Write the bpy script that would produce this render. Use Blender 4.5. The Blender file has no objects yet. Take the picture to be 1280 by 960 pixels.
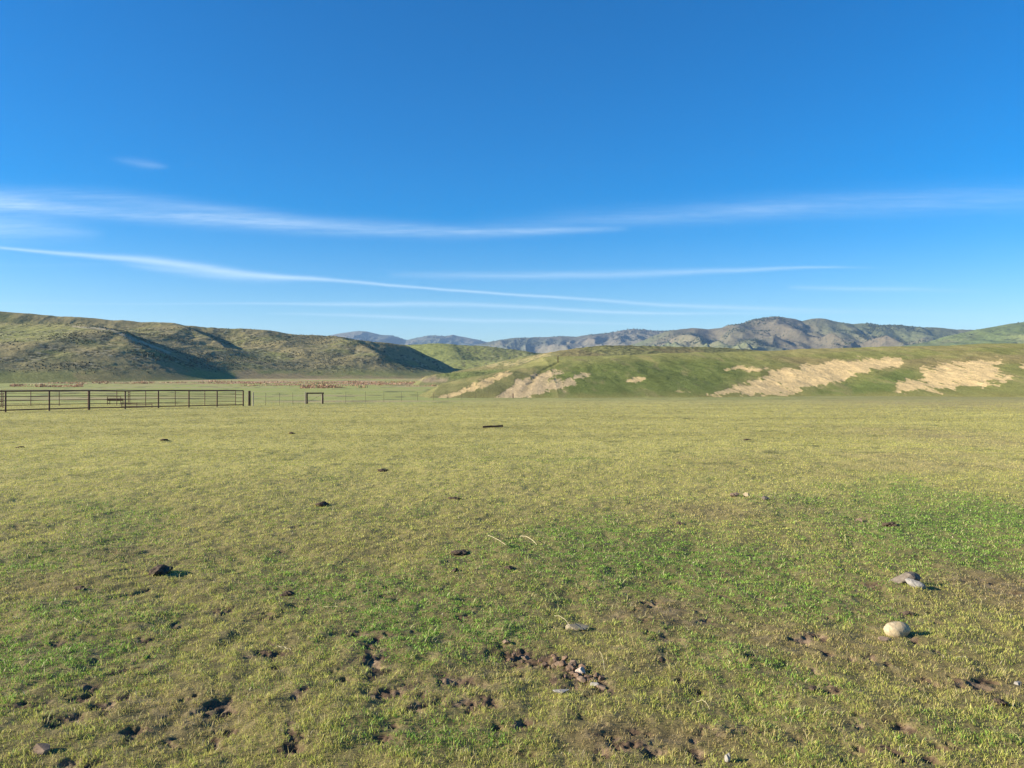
import bpy, bmesh, math, random
import numpy as np
rng = np.random.default_rng(7)
random.seed(7)
sc = bpy.context.scene
COL = sc.collection
F = 980.0; HV = 472.0; CAM = 1.6        # focal length and eye level of the 1280 px wide picture, eye height in metres
SUN_EL = 20.0
SUN_DIR = (-1.0, -0.16)                 # horizontal direction towards the sun

# ------------------------------------------------------------------ noise
_pt = np.random.default_rng(3).permutation(4096)
_ga = np.random.default_rng(4).random(4096) * 2 * np.pi
_gx, _gy = np.cos(_ga), np.sin(_ga)
def perlin(x, y, seed=0):
    x = np.asarray(x, float) + seed * 37.31; y = np.asarray(y, float) + seed * 17.77
    xi = np.floor(x).astype(np.int64); yi = np.floor(y).astype(np.int64)
    fx = x - xi; fy = y - yi
    def g(ix, iy, dx, dy):
        h = _pt[(_pt[ix & 4095] + iy) & 4095]
        return _gx[h] * dx + _gy[h] * dy
    u = fx * fx * fx * (fx * (fx * 6 - 15) + 10); v = fy * fy * fy * (fy * (fy * 6 - 15) + 10)
    a = g(xi, yi, fx, fy); b = g(xi + 1, yi, fx - 1, fy)
    c = g(xi, yi + 1, fx, fy - 1); d = g(xi + 1, yi + 1, fx - 1, fy - 1)
    return ((a + u * (b - a)) * (1 - v) + (c + u * (d - c)) * v) * 1.5
def fbm(x, y, o=4, seed=0, gain=0.5):
    s = 0; a = 1.0; t = 0
    for i in range(o):
        s = s + a * perlin(x, y, seed + i); t += a; a *= gain; x = x * 2.03; y = y * 2.03
    return s / t * 1.3
def ridged(x, y, o=4, seed=0):
    s = 0; a = 1.0; t = 0
    for i in range(o):
        s = s + a * (1 - 2 * np.abs(perlin(x, y, seed + i))); t += a; a *= 0.5; x = x * 2.07; y = y * 2.07
    return s / t
def sstep(a, b, x):
    t = np.clip((x - a) / (b - a), 0, 1); return t * t * (3 - 2 * t)
def mixc(c, d, m):
    m = np.asarray(m)[..., None]; return c * (1 - m) + np.asarray(d) * m

# ------------------------------------------------------------------ the lie of the land
def base_z(y):
    """gently falling pasture, then a valley floor that rises again towards the hills"""
    y = np.asarray(y, float)
    z1 = -0.0145 * np.clip(y, -60, 145)
    z2 = -2.10 + 3.0 * sstep(150, 480, y) + 6 * sstep(600, 3000, y)
    w = sstep(135, 165, y)
    return z1 * (1 - w) + z2 * w
def PX(u, Y): return (u - 640.0) / F * Y
def PZ(v, Y): return CAM + (HV - v) / F * Y
def on_ground(u, v):
    t = CAM / ((v - HV) / F - 0.0145)
    return PX(u, t), t

GREEN = [(760,700,130,55,1),(930,715,90,35,.7),(1120,650,120,45,.8),(1240,640,90,50,.9),(1130,690,120,35,.8),(60,700,120,45,.6),(40,830,90,55,.7),(120,760,120,30,.5),
         (560,740,150,40,.6),(500,790,120,40,.6),(640,790,70,25,.5),(520,920,150,35,.7),(330,860,70,25,.4),(1230,920,90,30,.6),(1010,760,120,30,.5),(150,640,90,18,.5),
         (580,560,80,8,.4),(690,575,80,8,.4),(420,720,90,25,.4),(300,690,80,22,.35),(900,830,130,35,.3),(780,650,100,25,.4),(470,635,150,12,.25),(1240,560,60,8,.4)]
BROWN = [(830,765,90,25,1),(1240,730,80,35,.9),(1240,860,90,35,.8),(960,640,90,18,.5),(1190,545,120,18,.8),(1180,575,120,14,.7),(900,925,120,35,.7),(700,830,80,30,.5),
         (560,850,110,30,.6),(300,890,130,40,.45),(130,900,120,40,.5),(800,820,90,28,.5),(1120,760,100,25,.4),(1040,620,80,14,.4),(860,640,80,18,.3),(200,690,120,20,.35),
         (1000,800,120,22,.35),(770,930,80,30,.5),(1130,900,110,30,.35),(400,780,60,18,.5),(1180,505,110,7,.5),(100,486,200,4,.3),(1000,575,150,15,.35),(120,590,200,15,.2)]
BARE = [(470,805,10,16,1),(468,832,13,14,1),(495,862,26,9,1),(545,880,40,7,.8),(640,812,24,7,1),(680,826,26,9,1.2),(720,846,26,9,1.2),(752,862,14,8,.9),(448,789,14,5,.9),
        (140,880,14,10,1),(70,905,18,8,1),(260,890,14,12,.9),(275,915,14,14,1),(95,955,30,8,1),(190,800,7,4,.8),(335,815,26,8,1),(320,770,12,5,.7),(280,760,10,5,.6),
        (380,870,14,6,.8),(160,840,26,6,.7),(20,885,26,5,.8),(370,935,26,5,.6),(590,860,9,10,.8),(565,850,18,8,.8),(470,925,14,8,.8),(640,910,18,9,.8),(610,885,14,7,.6),
        (1125,950,14,9,1),(880,950,16,6,.8),(1030,865,9,4,.9),(1235,853,8,4,.8),(1090,735,9,6,.9),(1135,768,8,5,.8),(1143,800,8,6,.5),(885,775,10,5,.7),(900,745,9,4,.6),(780,930,24,12,.8),
        (750,950,20,8,.7),(960,895,7,4,.5),(840,800,12,4,.5),(70,805,9,4,.7),(115,860,9,5,.6),(1000,935,8,5,.6),(20,660,7,4,.5),(60,680,9,3,.6),(145,640,10,4,.8),(370,660,10,3,.6),
        (255,676,10,3,.6),(150,745,8,4,.6),(215,780,9,5,.7),(490,745,8,3,.5),(1112,658,8,3,.8),(1075,648,8,3,.8),(940,745,9,4,.5),(1170,820,10,5,.4),(1090,838,7,4,.5)]
def splat(x, y, lst):
    """sum of soft patches given by their centre and half extents on the pasture"""
    out = np.zeros_like(np.asarray(x, float))
    for (u, v, a, b, s) in lst:
        cx, cy = on_ground(u, v)
        _, y0 = on_ground(u, v + b * .9); _, y1 = on_ground(u, max(v - b * .9, 489))
        sx = a / F * cy
        sy = max((y1 - y0) / 2, .02)
        m = (np.abs(x - cx) < 2.6 * sx) & (np.abs(y - cy) < 2.6 * sy)
        out[m] += s * np.exp(-((x[m] - cx) / sx) ** 2 - ((y[m] - cy) / sy) ** 2)
    return out
def fields(x, y):
    wx = x + .25 * fbm(x * 1.6, y * 1.6, 3, 50); wy = y + .25 * fbm(x * 1.6, y * 1.6, 3, 60)
    g = splat(wx, wy, GREEN) * 1.0 + .55 * fbm(x * .9, y * .6, 4, 1) - .12
    g = g * (1 - .55 * sstep(9, 28, y)) - .12 * sstep(8, 20, y)
    b = splat(wx, wy, BROWN) * 1.05 + .55 * fbm(x * .7 + 9, y * .45, 4, 11) - .18
    n = fbm(x * 3.1, y * 3.1, 4, 21)
    near = 1 - sstep(5.5, 9, y)
    n5 = fbm(x * 11, y * 11, 3, 25)
    bare = splat(x + .12 * fbm(x * 6, y * 6, 4, 70), y + .14 * fbm(x * 6, y * 6, 4, 75), BARE) * (1.0 + 1.5 * n5 + .5 * n) \
        + sstep(.33, .66, n * .75 + .45 * n5 + .30 * np.clip(b, 0, 1) - .12 * np.clip(g, 0, 1)) * (.30 + .55 * near)
    return np.clip(g, 0, 1.2), np.clip(b, 0, 1.2), np.clip(bare, 0, 1.15)
def ground_z(x, y, fl=None):
    x = np.atleast_1d(np.asarray(x, float)); y = np.atleast_1d(np.asarray(y, float))
    z = base_z(y)
    r = np.hypot(x, y)
    fade = 1 - sstep(45, 160, r)
    if fl is None: fl = fields(x, y)
    z = z + fade * (.035 * fbm(x * .45, y * .45, 2, 5) + .030 * fbm(x * 1.7, y * 1.7, 3, 8) + .014 * fbm(x * 6.5, y * 6.5, 3, 9) * (1 - sstep(12, 30, r)))
    z = z - .019 * fl[2] * (1 - sstep(25, 60, r))
    lump = fbm(x * 17, y * 17, 3, 31)
    z = z + .020 * np.clip(fl[2] * 1.3, 0, 1) * lump * (1 - sstep(8, 14, r))
    return z
def gz(x, y): return float(ground_z(x, y)[0])

# ------------------------------------------------------------------ helpers
def tag(o, label=None, cat=None, group=None, kind=None):
    for k, v in (('label', label), ('category', cat), ('group', group), ('kind', kind)):
        if v: o[k] = v
    return o
def mesh_np(name, V, Fc, mat, smooth=True, col=None, parent=None, n=4):
    me = bpy.data.meshes.new(name)
    V = np.ascontiguousarray(V, np.float32).reshape(-1, 3); Fc = np.ascontiguousarray(Fc, np.int32).reshape(-1, n)
    me.vertices.add(len(V)); me.vertices.foreach_set('co', V.ravel())
    me.loops.add(Fc.size); me.loops.foreach_set('vertex_index', Fc.ravel())
    me.polygons.add(len(Fc)); me.polygons.foreach_set('loop_start', np.arange(0, Fc.size, n, dtype=np.int32))
    me.polygons.foreach_set('use_smooth', np.full(len(Fc), smooth, bool))
    if col is not None:
        a = me.color_attributes.new('Tint', 'FLOAT_COLOR', 'POINT')
        c = np.ones((len(V), 4), np.float32); c[:, :3] = col.reshape(-1, 3); a.data.foreach_set('color', c.ravel())
    me.update(calc_edges=True); me.validate()
    me.materials.append(mat)
    o = bpy.data.objects.new(name, me); COL.objects.link(o)
    if parent: o.parent = parent
    return o
def grid_faces(nr, nc, wrap=False):
    i = np.arange(nr - 1)[:, None]; j = np.arange(nc if wrap else nc - 1)[None, :]
    j2 = (j + 1) % nc
    return np.stack([i * nc + j, i * nc + j2, (i + 1) * nc + j2, (i + 1) * nc + j], -1).reshape(-1, 4)
def empty(name, loc, rz=0):
    o = bpy.data.objects.new(name, None); COL.objects.link(o); o.location = loc; o.rotation_euler.z = rz
    o.empty_display_size = .3; return o
def bm_obj(name, bm, mat, parent=None, loc=None, smooth=False):
    me = bpy.data.meshes.new(name); bm.normal_update(); bm.to_mesh(me); bm.free()
    for p in me.polygons: p.use_smooth = smooth
    me.materials.append(mat)
    o = bpy.data.objects.new(name, me); COL.objects.link(o)
    if parent: o.parent = parent
    if loc: o.location = loc
    return o
def tube(bm, p, q, r, seg=10, r2=None, jit=0):
    from mathutils import Vector
    p, q = Vector(p), Vector(q); d = (q - p); L = d.length; d.normalize()
    a = d.orthogonal().normalized(); b = d.cross(a)
    rings = []; n = 2 if not jit else 7
    for k in range(n):
        t = k / (n - 1); c = p.lerp(q, t); rr = r + ((r2 or r) - r) * t
        rings.append([bm.verts.new(c + (a * math.cos(2 * math.pi * i / seg) + b * math.sin(2 * math.pi * i / seg)) * rr * (1 + jit * random.uniform(-1, 1))) for i in range(seg)])
    for k in range(n - 1):
        for i in range(seg): bm.faces.new((rings[k][i], rings[k][(i + 1) % seg], rings[k + 1][(i + 1) % seg], rings[k + 1][i]))
    bm.faces.new(rings[0][::-1]); bm.faces.new(rings[-1])
def tube_obj(name, p, q, r, mat, parent, **k):
    bm = bmesh.new(); tube(bm, p, q, r, **k); return bm_obj(name, bm, mat, parent, smooth=False)

# ------------------------------------------------------------------ materials
def newmat(name):
    m = bpy.data.materials.new(name); m.use_nodes = True
    nt = m.node_tree; nt.nodes.clear()
    return m, nt, nt.nodes, nt.links
def N(nt, t, **k):
    n = nt.nodes.new(t)
    for a, b in k.items(): setattr(n, a, b)
    return n
def tint_mat(name, scales=((6, .3), (40, .3)), bump=(10, .2, .05), rough=.9, spec=.15, speck=None, coords='Object', detail=6):
    """base colour from the surface's own tint, broken up by noise of several sizes"""
    m, nt, nd, lk = newmat(name)
    out = N(nt, 'ShaderNodeOutputMaterial'); bs = N(nt, 'ShaderNodeBsdfPrincipled')
    bs.inputs['Roughness'].default_value = rough; bs.inputs['Specular IOR Level'].default_value = spec
    at = N(nt, 'ShaderNodeAttribute', attribute_name='Tint'); tc = N(nt, 'ShaderNodeTexCoord')
    cur = at.outputs['Color']
    for sc_, amt in scales:
        nz = N(nt, 'ShaderNodeTexNoise'); nz.inputs['Scale'].default_value = sc_; nz.inputs['Detail'].default_value = detail; nz.inputs['Roughness'].default_value = .65
        lk.new(tc.outputs[coords], nz.inputs['Vector'])
        mr = N(nt, 'ShaderNodeMapRange'); mr.inputs[1].default_value = .3; mr.inputs[2].default_value = .7
        mr.inputs[3].default_value = 1 - amt; mr.inputs[4].default_value = 1 + amt
        lk.new(nz.outputs['Fac'], mr.inputs[0])
        vm = N(nt, 'ShaderNodeVectorMath', operation='SCALE'); lk.new(cur, vm.inputs[0]); lk.new(mr.outputs[0], vm.inputs['Scale']); cur = vm.outputs[0]
    if speck:
        for (ssc, thr, soft, c, fac) in speck:
            nz = N(nt, 'ShaderNodeTexNoise'); nz.inputs['Scale'].default_value = ssc; nz.inputs['Detail'].default_value = 3; nz.inputs['Roughness'].default_value = .6
            lk.new(tc.outputs[coords], nz.inputs['Vector'])
            mr = N(nt, 'ShaderNodeMapRange', interpolation_type='SMOOTHSTEP'); mr.inputs[1].default_value = thr; mr.inputs[2].default_value = thr + soft
            mr.inputs[3].default_value = 0; mr.inputs[4].default_value = fac
            lk.new(nz.outputs['Fac'], mr.inputs[0])
            mx = N(nt, 'ShaderNodeMix', data_type='RGBA'); lk.new(mr.outputs[0], mx.inputs[0]); lk.new(cur, mx.inputs[6]); mx.inputs[7].default_value = (*c, 1); cur = mx.outputs[2]
    lk.new(cur, bs.inputs['Base Color'])
    if bump:
        nz = N(nt, 'ShaderNodeTexNoise'); nz.inputs['Scale'].default_value = bump[0]; nz.inputs['Detail'].default_value = 7; nz.inputs['Roughness'].default_value = .7
        lk.new(tc.outputs[coords], nz.inputs['Vector'])
        bp = N(nt, 'ShaderNodeBump'); bp.inputs['Strength'].default_value = bump[1]; bp.inputs['Distance'].default_value = bump[2]
        lk.new(nz.outputs['Fac'], bp.inputs['Height']); lk.new(bp.outputs[0], bs.inputs['Normal'])
    lk.new(bs.outputs[0], out.inputs['Surface'])
    return m
def solid_mat(name, c1, c2, scale=8, bump=.3, dist=.01, rough=.85, spec=.2, metal=0, stretch=(1, 1, 1)):
    m, nt, nd, lk = newmat(name)
    out = N(nt, 'ShaderNodeOutputMaterial'); bs = N(nt, 'ShaderNodeBsdfPrincipled')
    bs.inputs['Roughness'].default_value = rough; bs.inputs['Specular IOR Level'].default_value = spec; bs.inputs['Metallic'].default_value = metal
    tc = N(nt, 'ShaderNodeTexCoord'); mp = N(nt, 'ShaderNodeMapping'); mp.inputs['Scale'].default_value = stretch
    lk.new(tc.outputs['Object'], mp.inputs[0])
    nz = N(nt, 'ShaderNodeTexNoise'); nz.inputs['Scale'].default_value = scale; nz.inputs['Detail'].default_value = 8; nz.inputs['Roughness'].default_value = .65
    lk.new(mp.outputs[0], nz.inputs['Vector'])
    cr = N(nt, 'ShaderNodeValToRGB'); cr.color_ramp.elements[0].position = .32; cr.color_ramp.elements[1].position = .68
    cr.color_ramp.elements[0].color = (*c1, 1); cr.color_ramp.elements[1].color = (*c2, 1)
    lk.new(nz.outputs['Fac'], cr.inputs[0]); lk.new(cr.outputs[0], bs.inputs['Base Color'])
    bp = N(nt, 'ShaderNodeBump'); bp.inputs['Strength'].default_value = bump; bp.inputs['Distance'].default_value = dist
    lk.new(nz.outputs['Fac'], bp.inputs['Height']); lk.new(bp.outputs[0], bs.inputs['Normal'])
    lk.new(bs.outputs[0], out.inputs['Surface'])
    return m
def leaf_mat(name, trans=.35):
    m, nt, nd, lk = newmat(name)
    out = N(nt, 'ShaderNodeOutputMaterial'); at = N(nt, 'ShaderNodeAttribute', attribute_name='Tint')
    bs = N(nt, 'ShaderNodeBsdfPrincipled'); bs.inputs['Roughness'].default_value = .55; bs.inputs['Specular IOR Level'].default_value = .25
    tr = N(nt, 'ShaderNodeBsdfTranslucent'); mx = N(nt, 'ShaderNodeMixShader'); mx.inputs[0].default_value = trans
    lk.new(at.outputs['Color'], bs.inputs['Base Color']); lk.new(at.outputs['Color'], tr.inputs['Color'])
    lk.new(bs.outputs[0], mx.inputs[1]); lk.new(tr.outputs[0], mx.inputs[2]); lk.new(mx.outputs[0], out.inputs['Surface'])
    return m

SOIL = np.array((.105, .070, .042)); SOILP = np.array((.21, .150, .092))
OLIVE = np.array((.360, .318, .108)); LUSH = np.array((.110, .185, .038)); STRAW = np.array((.33, .245, .12))
CLAY = np.array((.60, .44, .215))

# ------------------------------------------------------------------ ground
def build_ground():
    th = [math.radians(a) for a in np.linspace(-42, 42, 861)]
    th = np.array(th + [math.radians(a) for a in np.linspace(42, 318, 90)[1:-1]])
    r = [.02]
    while r[-1] < 9000:
        x = r[-1]
        if x < 2.6: s = .10
        elif x < 150: s = max(.006, x * x / 2300)
        else: s = x * .03
        s = min(s, x * .06 + .08)
        if 140 < x < 700: s = min(s, 6)
        r.append(x + s)
    r = np.array(r); R, T = np.meshgrid(r, th, indexing='ij')
    X = R * np.sin(T); Y = R * np.cos(T)
    shp = X.shape; x = X.ravel(); y = Y.ravel()
    fl = fields(x, y)
    z = ground_z(x, y, fl)
    g, b, bare = fl
    far = sstep(5, 20, np.hypot(x, y))
    fleck = sstep(.25, .5, fbm(x * .9, y * .9, 4, 45, .65)) * sstep(8, 20, y); fl2 = fbm(x * .12, y * .2, 4, 48)
    # what shows between the blades: soil and dead thatch near, the grass itself further out
    n1 = fbm(x * 9, y * 9, 3, 41)
    c = mixc(np.tile(SOIL, (len(x), 1)), SOILP, sstep(-.1, .7, n1 + .25 * b))
    c = mixc(c, OLIVE * .6, (1 - sstep(.1, .5, bare)) * (.58 - .35 * np.clip(b, 0, 1)))
    cf = mixc(np.tile(OLIVE, (len(x), 1)), LUSH, np.clip(g * .8, 0, 1)); cf = mixc(cf, STRAW, np.clip(b * .55, 0, 1))
    cf = mixc(cf, SOIL, np.clip(bare - .4, 0, 1) * .6)
    cf = cf * (1 + .22 * fl2)[:, None]; cf = mixc(cf, (.12, .125, .045), fleck * .55)
    c = mixc(c, cf, far)
    edge = sstep(92, 134, y + 14 * fbm(x * .06, y * .06, 3, 92)); c = mixc(c, (.225, .235, .075), edge * .7); c = c * (1 + .25 * edge * fbm(x * .25, y * .10, 4, 93))[:, None]
    # beyond the fence: greener bottom land with dry streaks
    u = 640 + F * x / np.maximum(y, 1)
    v = HV + F * (CAM - z) / np.maximum(y, 1)
    vall = sstep(60, 95, y + .05 * x) * (1 - sstep(520, 640, u))
    c = mixc(c, (.30, .32, .09), vall * .7)
    st = fbm(x * .02, y * .045, 4, 90)
    c = mixc(c, (.36, .27, .15), sstep(.0, .5, st) * vall * .7)
    c = mixc(c, (.10, .105, .045), sstep(.30, .5, fbm(x * .10, y * .22, 3, 95)) * vall * .8)
    rightd = sstep(35, 75, y) * sstep(900, 1150, u)
    c = mixc(c, (.29, .225, .105), rightd * .3 * (1 - sstep(.2, .6, fbm(x * .08, y * .12, 3, 97))))
    # dried-out clay scald where the bank runs out
    dry = sstep(250, 300, y) * sstep(-.1, .3, fbm(x * .03, y * .03, 3, 99)) * sstep(100, 300, u) * (1 - sstep(560, 640, u))
    c = mixc(c, (.40, .25, .155), dry * .85)
    V = np.stack([x, y, z], -1)
    m = tint_mat('Pasture', scales=((.9, .12), (9, .18), (70, .28)), bump=(60, .5, .02),
                 speck=((2.2, .62, .06, (.05, .05, .02), .35),))
    o = mesh_np('ground', V, grid_faces(shp[0], shp[1], True), m, col=c)
    tag(o, kind='structure')
build_ground()

# ------------------------------------------------------------------ grass
def build_grass():
    K = 250000; D0, D1 = 2.3, 115.0
    n = int(1.5 * K * math.log(D1 / D0) * 1.02)
    y = D0 * np.exp(rng.random(n) * math.log(D1 / D0))
    x = (rng.random(n) - .5) * (1.50 * y + 1.2)
    g, b, bare = fields(x, y)
    cl = fbm(x * 7, y * 7, 3, 14)                       # tufting
    keep = rng.random(n) < np.clip(1.0 - bare * 1.3, .0, 1) * np.clip(.80 + .75 * cl + .1 * g - .28 * b, .10, 1)
    keep &= rng.random(n) < 1 - sstep(48, 112, y)
    x, y, g, b, bare, cl = (a[keep] for a in (x, y, g, b, bare, cl)); n = len(x)
    z = ground_z(x, y, (g, b, bare))
    lush = rng.random(n) < np.clip(g * 1.25, 0, .95)      # broad low leaves in the lush patches
    far = sstep(6, 30, y)
    tf = fbm(x * 19, y * 19, 2, 16)
    h = (.009 + .017 * rng.random(n) ** 1.5) * (1 + .55 * cl + .6 * tf) * (1 - .2 * b) + .006 * far
    h = np.where(lush, h * .85, h)
    tall = rng.random(n) < .035; h = np.where(tall, h * 2.1, h)
    w = np.maximum(.0016 + .0012 * rng.random(n), .00050 * y * (.7 + .6 * rng.random(n)))
    w = np.where(lush, w * 1.9, w)
    a = rng.random(n) * 2 * np.pi; dx, dy = np.cos(a), np.sin(a)
    la = rng.random(n) * 2 * np.pi; ln = h * np.where(lush, 1.1, .9) * rng.random(n) ** .7
    lx, ly = np.cos(la) * ln, np.sin(la) * ln
    P = np.stack([x, y, z - .004], -1)
    side = np.stack([dx, dy, 0 * dx], -1) * w[:, None] * .5
    tip = np.stack([lx, ly, h], -1); mid = np.stack([lx * .35, ly * .35, h * .6], -1)
    V = np.stack([P - side * .8, P + side * .8, P + mid + side, P + mid - side, P + tip], 1)   # 5 verts
    # colours
    rnd = rng.random(n)
    c = mixc(np.tile(np.array((.345, .335, .080)), (n, 1)), (.53, .435, .17), sstep(.45, 1, rnd)[:] * .8)
    c = mixc(c, (.20, .27, .055), sstep(.5, .0, rnd) * .65)
    c = mixc(c, (.52, .38, .20), (rng.random(n) < np.clip(b * .75 + .07, 0, .85)) * .8)
    lc = mixc(np.tile(np.array((.098, .185, .034)), (n, 1)), (.225, .33, .062), rng.random(n))
    c = np.where(lush[:, None], lc, c)
    c = mixc(c, LUSH * 1.4, np.clip(g, 0, 1) * .30)
    c = c * np.array((1.02, 1.08, .90)) * (.88 + .62 * rng.random(n))[:, None]; c = c * (1 + .35 * tf + .15 * cl)[:, None]; c = mixc(c, (.33, .215, .11), np.clip(b * 1.2, 0, 1) * .65 * (1 - far))
    c = mixc(c, (.50, .42, .22), tall * .7)
    c = np.where((rng.random(n) < .012)[:, None], np.array((.62, .54, .36)), c)
    flk = fbm(x * .9, y * .9, 4, 45, .65); c = mixc(c, OLIVE * np.array((1.18, 1.19, 1.15)), far * .6)
    c = c * (1 + .25 * fbm(x * .12, y * .2, 4, 48) * far)[:, None]; c = mixc(c, (.10, .12, .04), sstep(.25, .5, flk) * sstep(8, 20, y) * .6)
    edge = sstep(84, 112, y + 14 * fbm(x * .06, y * .06, 3, 92)); c = mixc(c, (.26, .29, .085), edge * .6)
    k = np.arange(n)[:, None] * 5
    T = np.concatenate([k + [0, 1, 2], k + [0, 2, 3], k + [3, 2, 4]], 1).reshape(-1, 3)
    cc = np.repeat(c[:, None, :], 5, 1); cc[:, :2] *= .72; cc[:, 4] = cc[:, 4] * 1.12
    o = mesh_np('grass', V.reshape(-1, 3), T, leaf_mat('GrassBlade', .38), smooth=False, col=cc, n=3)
    tag(o, 'short yellow-green pasture grass with patches of low clover and dead straw', 'grass', kind='stuff')
build_grass()

# ------------------------------------------------------------------ hills
def ridge_field(X, Y, ridges, base, k=3.0, end=0.0):
    """land that falls away on both sides of a set of crest lines; each crest is (points u,v,depth ; slope left ; slope right ; rounding)"""
    acc = np.exp(np.clip(base / k, -50, 50))
    for pts, sl, sr, rd in ridges:
        P = np.array([(PX(u, d), d, PZ(v, d)) for u, v, d in pts])
        best = np.full(X.shape, -1e9); P0 = P[0]
        for i_, (p, q) in enumerate(zip(P[:-1], P[1:])):
            dx, dy = q[0] - p[0], q[1] - p[1]; L2 = dx * dx + dy * dy
            t = np.clip(((X - p[0]) * dx + (Y - p[1]) * dy) / L2, 0, 1)
            ex = X - p[0] - t * dx; ey = Y - p[1] - t * dy; d = np.hypot(ex, ey)
            d_ = d; side = (dx * ey - dy * ex) / (math.sqrt(L2) * np.maximum(d, 1e-3))      # >0 : left of the walking direction
            w = .5 + .5 * np.clip(side * 1.5, -1, 1)
            s = sl * w + sr * (1 - w)
            if i_ == 0:
                over = np.clip(p[0] - X, 0, None)
            hgt = p[2] + t * (q[2] - p[2]) - s * (np.sqrt(d * d + rd * rd) - rd) - end * over
            best = np.maximum(best, hgt)
        acc = acc + np.exp(np.clip(best / k, -50, 60))
    return k * np.log(acc)
def patch(u0, u1, nu, Ys):
    U = np.linspace(u0, u1, nu); UU, YY = np.meshgrid(U, Ys, indexing='xy')
    return PX(UU, YY), YY
def finish(name, X, Y, Z, C, mat, label=None):
    V = np.stack([X, Y, Z], -1).reshape(-1, 3)
    o = mesh_np(name, V, grid_faces(X.shape[0], X.shape[1]), mat, col=C.reshape(-1, 3)); tag(o, label, kind='structure'); return o
def slope_of(X, Y, Z):
    e = np.gradient(Z, axis=1) / np.maximum(np.gradient(X, axis=1), 1e-6)       # rise towards +x
    return e
def poly_mask(U, Vv, poly, soft=3.0, wob=3.0, seed=0):
    """soft inside test of a polygon laid on a hillside"""
    U = U + wob * fbm(U * .045, Vv * .09, 4, seed + 1); Vv = Vv + wob * .45 * fbm(U * .05, Vv * .12, 4, seed + 5)
    inside = np.zeros(U.shape, bool); dist = np.full(U.shape, 1e9)
    n = len(poly)
    for i in range(n):
        x0, y0 = poly[i]; x1, y1 = poly[(i + 1) % n]
        cond = ((y0 > Vv) != (y1 > Vv)) & (U < (x1 - x0) * (Vv - y0) / ((y1 - y0) or 1e-9) + x0)
        inside ^= cond
        dx, dy = x1 - x0, y1 - y0
        t = np.clip(((U - x0) * dx + (Vv - y0) * dy) / (dx * dx + dy * dy), 0, 1)
        dist = np.minimum(dist, np.hypot(U - x0 - t * dx, Vv - y0 - t * dy))
    sd = np.where(inside, dist, -dist)
    return sstep(-soft * .5, soft * .5, sd)

LEFT_RIDGES = [
    ([(-420,368,640),(-150,382,630),(0,390,620),(100,397,640),(200,405,660),(300,413,690),(380,420,720),(440,424,745),(500,431,790)], .20, .54, 9),
    ([(95,408,530),(140,413,472),(160,430,430),(178,454,400),(190,476,380)], .43, .16, 6),
    ([(-150,398,540),(0,404,530),(95,408,530)], .16, .28, 16),
    ([(165,403,690),(232,409,650),(262,423,600),(288,444,550)], .62, .15, 5),
    ([(320,414,700),(345,425,660),(360,445,610)], .22, .25, 14),
    ([(415,422,735),(445,427,680),(468,442,630),(484,464,590)], .52, .20, 5),
]
def build_left():
    Ys = np.concatenate([np.arange(230, 330, 3), np.arange(330, 760, .9), np.arange(760, 960, 5)])
    X, Y = patch(-260, 760, 1250, Ys)
    b = base_z(Y) - 3.2
    Z = ridge_field(X, Y, LEFT_RIDGES, b, 2.6)
    hgt = np.clip(Z - b, 0, 60)
    am = sstep(1, 12, hgt)
    # shallow gullies running down the face
    gl = ridged(X * .030 + .4 * fbm(X * .01, Y * .01, 2, 6), Y * .008, 4, 12)
    Z = Z + am * (1.1 * (gl - .35)) * sstep(2, 25, hgt)
    Z = Z + am * (.6 * fbm(X * .05, Y * .05, 3, 15) + .20 * fbm(X * .22, Y * .22, 4, 16, .62))
    Z = Z - 8 * (1 - sstep(235, 300, Y))
    U = 640 + F * X / Y; V = HV + F * (CAM - Z) / Y
    # terracettes and scrub
    n = fbm(X * .02, Y * .02, 4, 20); n2 = fbm(X * .35, Y * .35, 3, 24); n3 = fbm(X * .07, Y * .07, 4, 26)
    C = np.tile(np.array((.26, .22, .105)), X.shape + (1,))
    C = mixc(C, (.19, .20, .065), sstep(-.1, .4, n) * .7)
    C = mixc(C, (.25, .255, .085), poly_mask(U, V, [(-300,404),(60,406),(120,410),(60,425),(-300,430)], 14, 8, 1) * .8)
    C = mixc(C, (.22, .23, .075), sstep(458, 468, V) * .7)
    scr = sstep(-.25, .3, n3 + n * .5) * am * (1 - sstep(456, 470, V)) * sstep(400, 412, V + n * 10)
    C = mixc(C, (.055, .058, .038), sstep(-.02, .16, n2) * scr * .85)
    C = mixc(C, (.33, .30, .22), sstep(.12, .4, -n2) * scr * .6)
    C = mixc(C, (.34, .22, .12), poly_mask(U, V, [(105,462),(220,458),(245,480),(100,478)], 16, 24, 3) * .35)
    C = mixc(C, (.36, .24, .135), poly_mask(U, V, [(290,463),(330,465),(440,471),(560,472),(560,490),(290,490)], 8, 14, 4) * .6)
    C = mixc(C, (.42, .36, .24), poly_mask(U, V, [(90,407),(140,411),(170,423),(215,441),(212,442),(165,425),(138,413),(90,409)], 1.5, 1, 6) * .7)
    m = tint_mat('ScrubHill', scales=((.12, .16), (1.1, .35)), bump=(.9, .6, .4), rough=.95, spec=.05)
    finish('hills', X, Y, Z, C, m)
    return X, Y, Z
LX, LY, LZ = build_left()

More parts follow.
